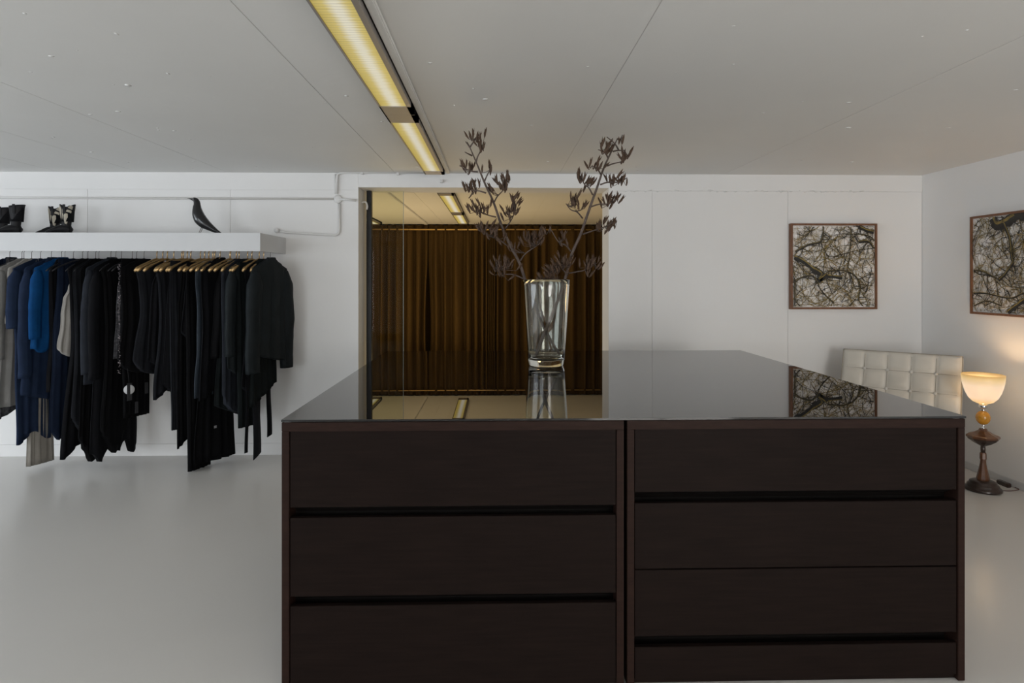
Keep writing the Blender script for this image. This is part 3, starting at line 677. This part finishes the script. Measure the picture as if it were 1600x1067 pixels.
# ------------------------------------------------------------------ boots
def boot(label, loc, rz, h, fl, cream, group):
    t = thing('boot', label, 'boot', loc, rz, group)   # toe to -x
    # shaft
    bm = bmesh.new(); pts = [(0, 0, .028), (0, 0, .05), (-.002, 0, .075), (.0, 0, .10), (.004, 0, h*.7), (.006, 0, h*.9), (.008, 0, h)]
    rd = [(.030, .040), (.032, .043), (.028, .034), (.030, .035), (.036, .045), (.041, .053), (.042, .057)]
    rings = []
    n = 28
    for (x, y, z), (ry, rx) in zip(pts, rd):
        rings.append([bm.verts.new((x+rx*cos(2*pi*k/n), ry*sin(2*pi*k/n), z+((z/h)**6)*.012*(cos(4*pi*k/n) if cream else .6*cos(2*pi*k/n)))) for k in range(n)])
    ir = [bm.verts.new(v.co*1 + Vector((-.004*cos(2*pi*k/n), -.004*sin(2*pi*k/n), 0))) for k, v in enumerate(rings[-1])]
    ib = [bm.verts.new(Vector((v.co.x*.85, v.co.y*.85, h*.45))) for v in ir]
    rings += [ir, ib]
    for i in range(len(rings)-1):
        for k in range(n):
            f = bm.faces.new((rings[i][k], rings[i][(k+1) % n], rings[i+1][(k+1) % n], rings[i+1][k])); f.smooth = True
    bm.faces.new(ib); obj('shaft', bm, 'bootblack', t)
    bm = bmesh.new(); q = curve_pts([(.036, 0, .040), (.0, 0, .050), (-.05, 0, .046), (-.09, 0, .034), (-fl+.02, 0, .026), (-fl, 0, .022)], 4)
    rv = lerp_list([.018, .036, .034, .024, .015, .006], len(q)); rh = lerp_list([.026, .036, .042, .046, .036, .014], len(q))
    loft(bm, q, [(b_, a_) for a_, b_ in zip(rv, rh)], 18); obj('foot', bm, 'bootblack', t)
    bm = bmesh.new(); q = [(.045, 0, .010), (.02, 0, .010), (-.05, 0, .008), (-.10, 0, .008), (-fl+.01, 0, .008), (-fl-.003, 0, .009)]
    loft(bm, q, [(.022, .006), (.031, .007), (.034, .006), (.036, .006), (.026, .006), (.010, .005)], 14); 
    for v in bm.verts: v.co.z = max(v.co.z, 0)
    obj('sole', bm, 'bootsole', t)
    bx('heel', (.0, .046, -.026, .026, 0, .022), 'bootsole', t, .004)
    for s in (-1, 1): 
        z = h*.82; bx('pull_tab', (-.008, .012, s*.0445-.002, s*.0445+.002, h*.72, h*1.03), 'bootblack', t, .001)
    if cream:   # cream inlays following the shaft
        def rr_(z):
            for (a, ra), (b2, rb) in zip(zip(pts, rd), zip(pts[1:], rd[1:])):
                if a[2] <= z <= b2[2]+1e-6:
                    s = (z-a[2])/(b2[2]-a[2]); return a[0]+(b2[0]-a[0])*s, ra[0]+(rb[0]-ra[0])*s, ra[1]+(rb[1]-ra[1])*s
            return pts[-1][0], rd[-1][0], rd[-1][1]
        def patch(poly, nme='inlay'):   # poly in (angle deg, z frac)
            bm = bmesh.new(); K = len(poly); cxx = sum(p[0] for p in poly)/K; czz = sum(p[1] for p in poly)/K
            def P(a, zf_, o):
                z = zf_*h; x0, ry, rx = rr_(min(z, h)); aa = radians(a); return (x0+(rx+o)*cos(aa), (ry+o)*sin(aa), z)
            rings = []
            for s in (0, .35, .7, 1):
                rings.append([bm.verts.new(P(cxx+(p[0]-cxx)*s, czz+(p[1]-czz)*s, .0025)) for p in poly] if s else [bm.verts.new(P(cxx, czz, .0025))])
            for i in range(K): bm.faces.new((rings[0][0], rings[1][i], rings[1][(i+1) % K]))
            for a_, b2 in zip(rings[1:-1], rings[2:]):
                for i in range(K): bm.faces.new((a_[i], a_[(i+1) % K], b2[(i+1) % K], b2[i]))
            o = obj(nme, bm, 'bootcream', t, True); m_ = o.modifiers.new('thick', 'SOLIDIFY'); m_.thickness = .002
        for s in (1, -1):
            c0 = 270 if s > 0 else 90
            patch([(c0-62, .93), (c0-45, 1.0), (c0-30, .90), (c0-40, .74), (c0-52, .60), (c0-62, .52), (c0-66, .7)])
            patch([(c0+62, .97), (c0+40, 1.0), (c0+22, .92), (c0+45, .88), (c0+60, .85)])
            patch([(c0+56, .82), (c0+20, .86), (c0+8, .79), (c0+40, .76), (c0+56, .72)])
            patch([(c0+50, .68), (c0+8, .75), (c0-10, .67), (c0-5, .5), (c0+5, .38), (c0+28, .36), (c0+36, .5)])
            patch([(c0-22, .86), (c0-12, .90), (c0-14, .72), (c0-28, .5), (c0-30, .6)])
        patch([(150, .62), (165, .95), (180, 1.0), (195, .95), (210, .62), (180, .45)])
    return t
bz = SZ1+.0005
p = PD(104, 363, 5.02); boot('black and cream western boot, right one of the pair on the shelf', (p.x, p.y, bz), radians(8), .235, .15, True, 'boots on the white shelf')
p = PD(86, 363, 5.20); boot('black and cream western boot, left one half hidden behind its mate', (p.x, p.y, bz), radians(6), .240, .15, True, 'boots on the white shelf')
p = PD(25, 363, 5.02); boot('plain black ankle boot at far left of the shelf, nearer one', (p.x, p.y, bz), radians(14), .238, .17, False, 'boots on the white shelf')
p = PD(4, 363, 5.20); boot('plain black ankle boot at the left picture edge, behind its mate', (p.x, p.y, bz), radians(10), .238, .17, False, 'boots on the white shelf')

# ------------------------------------------------------------------ hangers
def hanger_meshes(kind):
    q = bmesh.new(); pts = [(0, cos(a)*.0145, .0145*sin(a)+RZ-1.655-.0) for a in [radians(d) for d in range(200, -60, -20)]]
    pts = pts + [(0, .0, RZ-1.655-.032), (0, 0, .006)]
    loft(q, pts, .0042 if kind == 'gold' else .0019, 6, up=Vector((1, 0, 0))); a = bpy.data.meshes.new('hook'); bmesh.ops.recalc_face_normals(q, faces=q.faces[:]); q.to_mesh(a); q.free(); a.materials.append(M['gold' if kind == 'gold' else 'hook'])
    q = bmesh.new(); W_ = .215; N = 18; P = []; R = []
    for i in range(N+1):
        s = i/N*2-1; P.append((0, s*W_, .006-.088*abs(s)**1.25-.012*abs(s)**8)); R.append((.0065+.0060*(abs(s) > .86), .0075+.0035*(abs(s) > .6)+.005*(abs(s) > .85)) if kind == 'gold' else (.004, .006))
    R[0] = R[-1] = tuple(v*.6 for v in R[0]); loft(q, P, R, 8, up=Vector((1, 0, 0))); b2 = bpy.data.meshes.new('shoulder_bar'); bmesh.ops.recalc_face_normals(q, faces=q.faces[:]); q.to_mesh(b2); q.free(); b2.materials.append(M['gold' if kind == 'gold' else 'hanger_black'])
    return a, b2
HM = {'gold': hanger_meshes('gold'), 'black': hanger_meshes('black')}
def hanger(x, beta, kind, who=None, w=1.0, lab=None):
    if who: lab = ('gold' if kind == 'gold' else 'black')+' clothes hanger carrying the '+who
    t = thing('clothes_hanger', lab, 'hanger', (x, RY, 1.655), -beta, ('gold clothes hangers' if kind == 'gold' else 'black clothes hangers') if who else 'spare gold hangers')
    t.scale = (1, w, 1)
    for m_, n_ in zip(HM[kind], ('hook', 'shoulder_bar')): link(bpy.data.objects.new(n_, m_), t)

# ------------------------------------------------------------------ garments
def sheet(prof, L, th, seed, nf, amp, hem=None, top=0.0, pleat=0, ucen=0, n=64, rows=40):
    """flattened tube of cloth in local coordinates: x = thickness, y = width (front is -y), z down from top"""
    bm = bmesh.new(); rnd = random.Random(seed); phs = [rnd.uniform(0, 6.28) for _ in range(6)]
    def fold(s): return .5*sin(nf*pi*s+phs[0])+.3*sin(nf*1.7*pi*s+phs[1])+.2*sin(nf*2.9*pi*s+phs[2])
    def wid(t):
        for (a, wa, oa), (b_, wb_, ob) in zip(prof[:-1], prof[1:]):
            if a <= t <= b_+1e-9:
                s = (t-a)/(b_-a); s = s*s*(3-2*s); return wa+(wb_-wa)*s, oa+(ob-oa)*s
        return prof[-1][1], prof[-1][2]
    rings = []
    for j in range(rows+1):
        t = (j/rows)**1.5; ww, oo = wid(t); ring = []
        for k in range(n):
            a = 2*pi*k/n; s = cos(a); ss = s*abs(s)**-.25 if abs(s) > 1e-6 else 0
            ll = L*t*(1+(hem(s)-1)*t**2 if hem else 1)
            A = amp*min(1, t*2.2+.08); v = th*sin(a)*(.55+.55*min(1, t*3)) + A*fold(s) + .006*noise.noise((s*3, t*5, seed))
            if pleat: v += .0045*sin(pleat*s*pi)*(1 if sin(a) > 0 else -1)
            y = ucen+oo+ww*s*(1+.03*noise.noise((t*4, seed, s)))
            ring.append(bm.verts.new((v, y, top-ll)))
        rings.append(ring)
    for i in range(rows):
        for k in range(n):
            f = bm.faces.new((rings[i][k], rings[i][(k+1) % n], rings[i+1][(k+1) % n], rings[i+1][k])); f.smooth = True
    for r in (rings[0], rings[-1]):
        for k in range(n//2):
            a, b_, c, d = r[k], r[(k+1) % n], r[(-k-1) % n], r[(-k) % n]
            vs = []
            for v in (a, b_, c, d):
                if v not in vs: vs.append(v)
            if len(vs) > 2:
                try: bm.faces.new(vs)
                except ValueError: pass
    return bm
def sleeve(L, y0, side, seed, r0=.055, r1=.045, out=.03, top=-.095, th=.7, bend=0):
    bm = bmesh.new(); P = []; R = []; N = 22
    for i in range(N+1):
        s = i/N; P.append((.006*noise.noise((s*4, seed, 0))+bend*s*s, y0+side*(-.03+out*min(1, s*2)+.010*noise.noise((s*3, seed, 5))), top-L*s))
        r = (r0*min(1, .45+s*4)+(r1-r0)*s)*(1+.07*noise.noise((s*9, seed, 9))); R.append((r*th, r))
    rings = loft(bm, P, R, 20, up=Vector((1, 0, 0)))
    for i, rg in enumerate(rings):
        for k, v in enumerate(rg): v.co += Vector((.004*sin(k*.95*3+seed+i*.1), 0, 0))*min(1, i/5)
    return bm
GZ = 1.662; GD = 4.86
def zbot(py, d=GD): return EYE-(py-436)/F*d
def short(nm): return nm.replace('_', ' ')
HEMS = {None: None, 'front': lambda s: 1-.16*(s+1)/2, 'back': lambda s: 1-.12*(1-s)/2, 'round': lambda s: 1-.10*s*s*s*s-.05*abs(s), 'zig': lambda s: 1+.035*sin(9*s+1)+.05*abs(s), 'wave': lambda s: 1+.03*sin(5*s), 'point': lambda s: 1-.22*abs(s+.35)}
NOH = {'none': True}
def garment(name, cat, label, pf, colm, bot, kind, hem=None, beta=None, sl=None, seed=None, hk='black', w=1.0, amp=.013, pleat=0, top=0, flare=1.0, collar=False, sr=.055, tags=(), thk=.02, shift=0, nohanger=False):
    seed = seed if seed is not None else int(pf*7) % 1000; beta = radians(18 if beta is None else beta)
    half = .215*w
    # axis x from the image position of the front edge
    yfr = RY-half*cos(beta); x1 = PY(pf, 436, yfr).x; x0 = x1+half*sin(beta)
    x0 += .012
    t = thing(name, label, cat, (x0, RY, GZ+top), -beta, 'clothes on the rail')
    L = (GZ+top-zbot(bot))
    if kind == 'coat': prof = [(0, .055, 0), (.012/L, .075, 0), (.044/L, half*.66, 0), (.080/L, half*.98, 0), (.14/L, half, 0), (.5, half*.93, 0), (1, half*1.04*flare, -.01)]
    elif kind == 'dress': prof = [(0, .06, 0), (.012/L, .075, 0), (.044/L, half*.62, 0), (.085/L, half*.90, 0), (.19/L, half*.80, 0), (.40, half*.72, 0), (1, half*.98*flare, -.012+shift)]
    elif kind == 'strap': prof = [(0, half*.40, 0), (.10, half*.5, 0), (.25, half*.66, 0), (.45, half*.72, 0), (1, half*.85*flare, 0)]
    elif kind == 'trousers': prof = [(0, half*.62, shift), (.06, half*.66, shift), (.4, half*.62, shift), (1, half*.55*flare, shift)]
    elif kind == 'skirt': prof = [(0, half*.55, shift), (.05, half*.57, shift), (.5, half*.72, shift), (1, half*.85*flare, shift)]
    else: prof = [(0, .06, 0), (.09/L, half*.9, 0), (.3, half*.95, 0), (1, half*.95*flare, 0)]
    nf = random.Random(seed).choice((4, 5, 6, 7))
    bo = obj('body', sheet(prof, L, thk, seed, nf, amp, HEMS.get(hem), 0, pleat), colm, t)
    if sl:
        ls = GZ+top-.095-zbot(sl)
        for s in (-1, 1): obj('sleeve', sleeve(ls, s*half*.97, s, seed+s, sr, sr*.85, .025), colm, t)
    if collar:
        q = bmesh.new(); N = 24; R_ = []
        for (ra, rb, z) in ((.064, .020, -.03), (.060, .022, 0.000), (.052, .022, .012), (.044, .016, .010), (.050, .012, -.02)):
            R_.append([q.verts.new((rb*sin(2*pi*k/N), ra*cos(2*pi*k/N), z-.012*(cos(2*pi*k/N) < -.3))) for k in range(N)])
        for a_, b_ in zip(R_[:-1], R_[1:]):
            for k in range(N): q.faces.new((a_[k], a_[(k+1) % N], b_[(k+1) % N], b_[k]))
        obj('collar', q, colm, t, True)
    for (ty, py_, tw, thh, tm) in tags:
        z = zbot(py_)-GZ-top; o = bx('price_tag' if tm != 'label' else 'woven_label', (thk+.014, thk+.016, ty-tw/2, ty+tw/2, z-thh/2, z+thh/2), tm, t)
    if not nohanger: hanger(x0, beta, hk, short(name), min(1, w*.98) if kind in ('coat', 'dress') else 1.0)
    return t, half, L
G = garment
# --- left half, black hangers
G('navy_jacket', 'jacket', 'navy jacket at the far left end, mostly outside the picture', -34, 'deep_navy', 560, 'coat', sl=540, collar=True)
G('pleated_dress', 'dress', 'long pale grey crinkled dress with a dark lace hem at the far left', -9, 'pale_grey', 634, 'coat', beta=15, pleat=13, sl=560, amp=.015)
t, hf, L_ = G('lace_skirt', 'skirt', 'dark grey lace skirt showing below the pale grey crinkled dress', -14, 'lace_grey', 655, 'skirt', hem='front', pleat=9, flare=1.1)
G('beige_pleated_trousers', 'trousers', 'beige pleated garment with its hem reaching lowest under the navy dress', 36, 'beige_pleat', 730, 'skirt', beta=20, pleat=9, w=.55, amp=.006, nohanger=True, flare=1.05)
G('cream_blouse', 'blouse', 'cream blouse with black collar hanging next to the pale grey dress', 9, 'cream_cloth', 505, 'coat', sl=None, w=.85, collar=False)
G('navy_long_dress', 'dress', 'long navy dress with short sleeve, longest of the navy clothes', 17, 'navy', 684, 'coat', sl=512, beta=17, hem='wave', sr=.060, flare=.80)
G('navy_shirt_dress', 'dress', 'navy dress with long sleeve between the long navy dress and the royal blue blouse', 34, 'navy', 642, 'coat', sl=588, hem='back', collar=True)
G('royal_blue_blouse', 'blouse', 'bright royal blue loose blouse, the only vivid garment on the rail', 50, 'royal', 541, 'coat', beta=19, hem='zig', sl=528, sr=.05, collar=True)
G('navy_wide_trousers', 'trousers', 'wide navy trousers hanging below the royal blue blouse', 69, 'deep_navy', 670, 'skirt', hem='zig', beta=20, amp=.018)
G('black_cardigan', 'cardigan', 'black cardigan between royal blue blouse and cream camisole', 74, 'black_cloth', 612, 'coat', beta=15, w=.62)
t, hf, L_ = G('cream_camisole', 'top', 'short cream strappy camisole with a dark swing tag', 79, 'cream_cloth', 562, 'strap', beta=30, top=-.17, hem='round', tags=((-.03, 560, .022, .07, 'tagdark'),), amp=.012)
for s in (-1, 1): tube('strap', [(s*.012, s*.06-.02, 0), (s*.006, s*.035, .10), (0, s*.02, .165)], .0022, 'cream_cloth', t, 5)
G('flared_black_dress', 'dress', 'black long dress with a flared hem just right of cream camisole', 99, 'black_cloth', 704, 'dress', flare=1.15, beta=16, w=.9, sl=None, hem='wave')
G('black_crinkle_dress', 'dress', 'black crinkle-pleated long dress left of the grey sleeve coat', 112, 'charcoal', 690, 'coat', pleat=15, beta=14, amp=.01, hem='point', w=.92)
G('pointed_black_scarf_dress', 'dress', 'black dress whose pointed hem tip nearly reaches the floor line, left group', 122, 'soft_black', 726, 'coat', hem='point', beta=14, w=.8)
G('charcoal_coat', 'coat', 'charcoal grey coat with a smooth long sleeve in the middle of the black-hanger group', 131, 'coat_grey', 598, 'coat', sl=582, collar=True, sr=.050, beta=18)
G('long_black_coat', 'coat', 'long black coat right behind the charcoal grey coat', 143, 'black_cloth', 700, 'coat', sl=590, beta=12, hem='zig')
G('black_asymmetric_dress', 'dress', 'black asymmetric dress with a dangling corner left of the lace top', 152, 'soft_black', 712, 'dress', hem='point', beta=12, flare=.9)
G('lace_black_top', 'top', 'black lace-panelled top with rounded sleeve beside the sequined edge', 168, 'lace_grey', 560, 'strap', beta=18, top=-.06, amp=.02, w=.95)
G('black_cropped_trousers', 'trousers', 'black trousers with dark swing tags below the lace top', 172, 'soft_black', 655, 'trousers', tags=((-.03, 640, .028, .09, 'tagdark'), (.06, 612, .03, .09, 'tagdark')), beta=20)
t, hf, L_ = G('sequin_trim_jacket', 'jacket', 'black garment with a silver sequined front edge and white round tag', 184, 'soft_black', 586, 'coat', hem='round', beta=24, sl=None, w=.95)
q = bmesh.new(); rnd = random.Random(4)
for i in range(200):
    z = -.05-rnd.random()*(L_-.07); bmesh.ops.create_icosphere(q, subdivisions=1, radius=rnd.uniform(.0015, .003), matrix=Matrix.Translation((rnd.uniform(-.006, .018), -hf*1.03+rnd.uniform(-.004, .004), z)))
o = obj('sequins', q, 'sequin', t); o['kind'] = 'stuff'
q = bmesh.new(); lathe(q, [(0, .001), (.037, .001), (.037, -.001), (0, -.001)], 28); bmesh.ops.rotate(q, matrix=Matrix.Rotation(pi/2, 3, 'Y'), verts=q.verts); bmesh.ops.rotate(q, matrix=Matrix.Rotation(radians(-40), 3, 'Z'), verts=q.verts)
o = obj('round_tag', q, 'tag', t); o.location = (.03, -hf*.72, zbot(608)-GZ)
bx('price_tag', (.034, .036, -hf*.72-.02, -hf*.72+.02, zbot(625)-GZ, zbot(598)-GZ), 'tagdark', t)
tube('tag_string', [(.03, -hf*.72, zbot(598)-GZ), (.02, -hf*.75, zbot(575)-GZ)], .001, 'tagdark', t, 5)
# --- right half, gold hangers
G('black_wrap_top', 'top', 'black wrap top with small grey label, right after the sequined garment', 207, 'charcoal', 588, 'dress', hk='gold', hem='round', beta=20, tags=((-.02, 580, .02, .02, 'label'),), w=.95, top=-.02)
G('black_ruffled_blouse', 'blouse', 'black ruffled blouse, leftmost of those on gold hangers', 222, 'black_cloth', 560, 'strap', hk='gold', beta=20, top=-.03, amp=.02, hem='zig')
G('black_narrow_dress', 'dress', 'black narrow dress ending at calf height among the gold hangers', 238, 'charcoal', 617, 'dress', hk='gold', beta=17, top=-.02, w=.9, hem='wave')
G('black_knit_tunic', 'tunic', 'soft black tunic with ragged side edge beneath the gold hangers', 247, 'black_cloth', 600, 'strap', hk='gold', beta=22, top=-.03, amp=.022, hem='zig')
G('black_straight_trousers', 'trousers', 'black straight trousers left of the long black slip dress', 257, 'charcoal', 672, 'trousers', hk='gold', beta=16, top=-.02, shift=-.04)
G('black_slip_dress', 'dress', 'long black slip dress with narrow tip, left of the longest trousers', 264, 'soft_black', 703, 'strap', hk='gold', beta=20, top=-.03, hem='front', w=.9, flare=.8)
G('black_sheer_blouse', 'blouse', 'black blouse with cut-out cuff hanging in front of the slip dress', 276, 'black_cloth', 535, 'strap', hk='gold', beta=20, top=-.03, amp=.018, hem='round')
G('black_longest_trousers', 'trousers', 'longest black trousers on the rail, hem nearly touching the floor', 284, 'soft_black', 736, 'trousers', hk='gold', beta=18, top=-.03, shift=-.05, w=1.0)
G('black_flared_jumpsuit', 'jumpsuit', 'black flared jumpsuit with a small white label near the hem', 296, 'soft_black', 726, 'skirt', hk='gold', beta=30, top=-.03, flare=1.1, amp=.02, tags=((-.02, 672, .022, .02, 'label'),), pleat=5, w=.95)
G('blue_grey_leather_jacket', 'jacket', 'narrow blue-grey leather jacket edge among the black clothes', 303, 'blue_leather', 620, 'coat', hk='gold', beta=12, top=-.02, sl=None, w=.95, amp=.008)
G('black_plain_coat', 'coat', 'plain black knee-length coat right of the blue-grey leather jacket', 311, 'black_cloth', 618, 'coat', hk='gold', beta=18, collar=True, w=.95, hem='wave')
G('black_shirred_top', 'top', 'black shirred top with a ragged cuff right of the plain black coat', 324, 'soft_black', 560, 'strap', hk='gold', beta=20, top=-.03, amp=.02)
G('green_black_skirt', 'skirt', 'green-black skirt with pale edge hanging low under three gold hangers', 329, 'green_black', 664, 'skirt', hk='gold', beta=22, top=-.03, flare=1.05, hem='back', w=.85)
G('navy_black_coat', 'coat', 'blue-black long coat left of the puffed sleeve jacket', 343, 'coat_grey', 650, 'coat', hk='gold', beta=16, sl=None, w=.95, hem='round', amp=.015, flare=.85)
G('puffed_sleeve_jacket', 'jacket', 'dark jacket with a puffed elbow-length sleeve second from the right end', 356, 'jacket', 572, 'coat', hk='gold', beta=16, sl=556, sr=.056, w=.98, hem='zig')
G('charcoal_trousers', 'trousers', 'charcoal trousers with rounded leg ends below the puffed sleeve jacket', 360, 'green_black', 670, 'trousers', hk='gold', beta=20, top=-.03, shift=-.03)
t, hf, L_ = G('black_tie_top', 'top', 'black top with long hanging ties under the end jacket', 376, 'black_cloth', 600, 'dress', hk='gold', beta=16, top=-.02, w=.95, hem='zig')
def sash(y, z0, z1, wd, m_, x=.015, pt=0):
    q = bmesh.new(); rows = 12; v_ = []
    for i in range(rows+1):
        s = i/rows; z = z0+(z1-z0)*s; ww = wd/2*(1+.25*s); xo = x+.006*sin(5*s+y*40)
        v_.append([q.verts.new((xo, y-ww, z-(pt if i == rows else 0))), q.verts.new((xo+.004, y, z)), q.verts.new((xo, y+ww, z+(pt if i == rows else 0)))])
    for a_, b2 in zip(v_[:-1], v_[1:]):
        for k in (0, 1): f = q.faces.new((a_[k], a_[k+1], b2[k+1], b2[k])); f.smooth = True
    o = obj('tie', q, m_, t); s_ = o.modifiers.new('thick', 'SOLIDIFY'); s_.thickness = .004
    return o
zz = lambda p_: zbot(p_)-GZ
sash(-.165, zz(585), zz(703), .030, 'black_cloth', .012)
sash(-.070, zz(585), zz(713), .075, 'charcoal', .03, .02)
sash(.085, zz(585), zz(688), .050, 'black_cloth', .03, .006)
G('black_gilet', 'gilet', 'black sleeveless gilet tucked directly behind the end jacket', 388, 'green_black', 640, 'coat', hk='gold', beta=20, w=.72, hem='front')
t, hf, L_ = G('end_jacket', 'jacket', 'dark charcoal jacket with wide sleeves at the right end of the rail', 391, 'jacket', 574, 'coat', hk='black', beta=24, sl=583, collar=True, sr=.070, w=.90, flare=1.08, hem='back', thk=.035)
for pf, wh in ((216, 'just right of the sequined garment'), (247, 'beside the black narrow dress'), (291, 'above the longest black trousers'), (336, 'above the green-black skirt')):     # spare gold hangers between the clothes
    yfr = RY-.2; hanger(PY(pf, 436, yfr).x+.08, radians(random.uniform(22, 30)), 'gold', None, 1.0, 'spare gold clothes hanger '+wh)
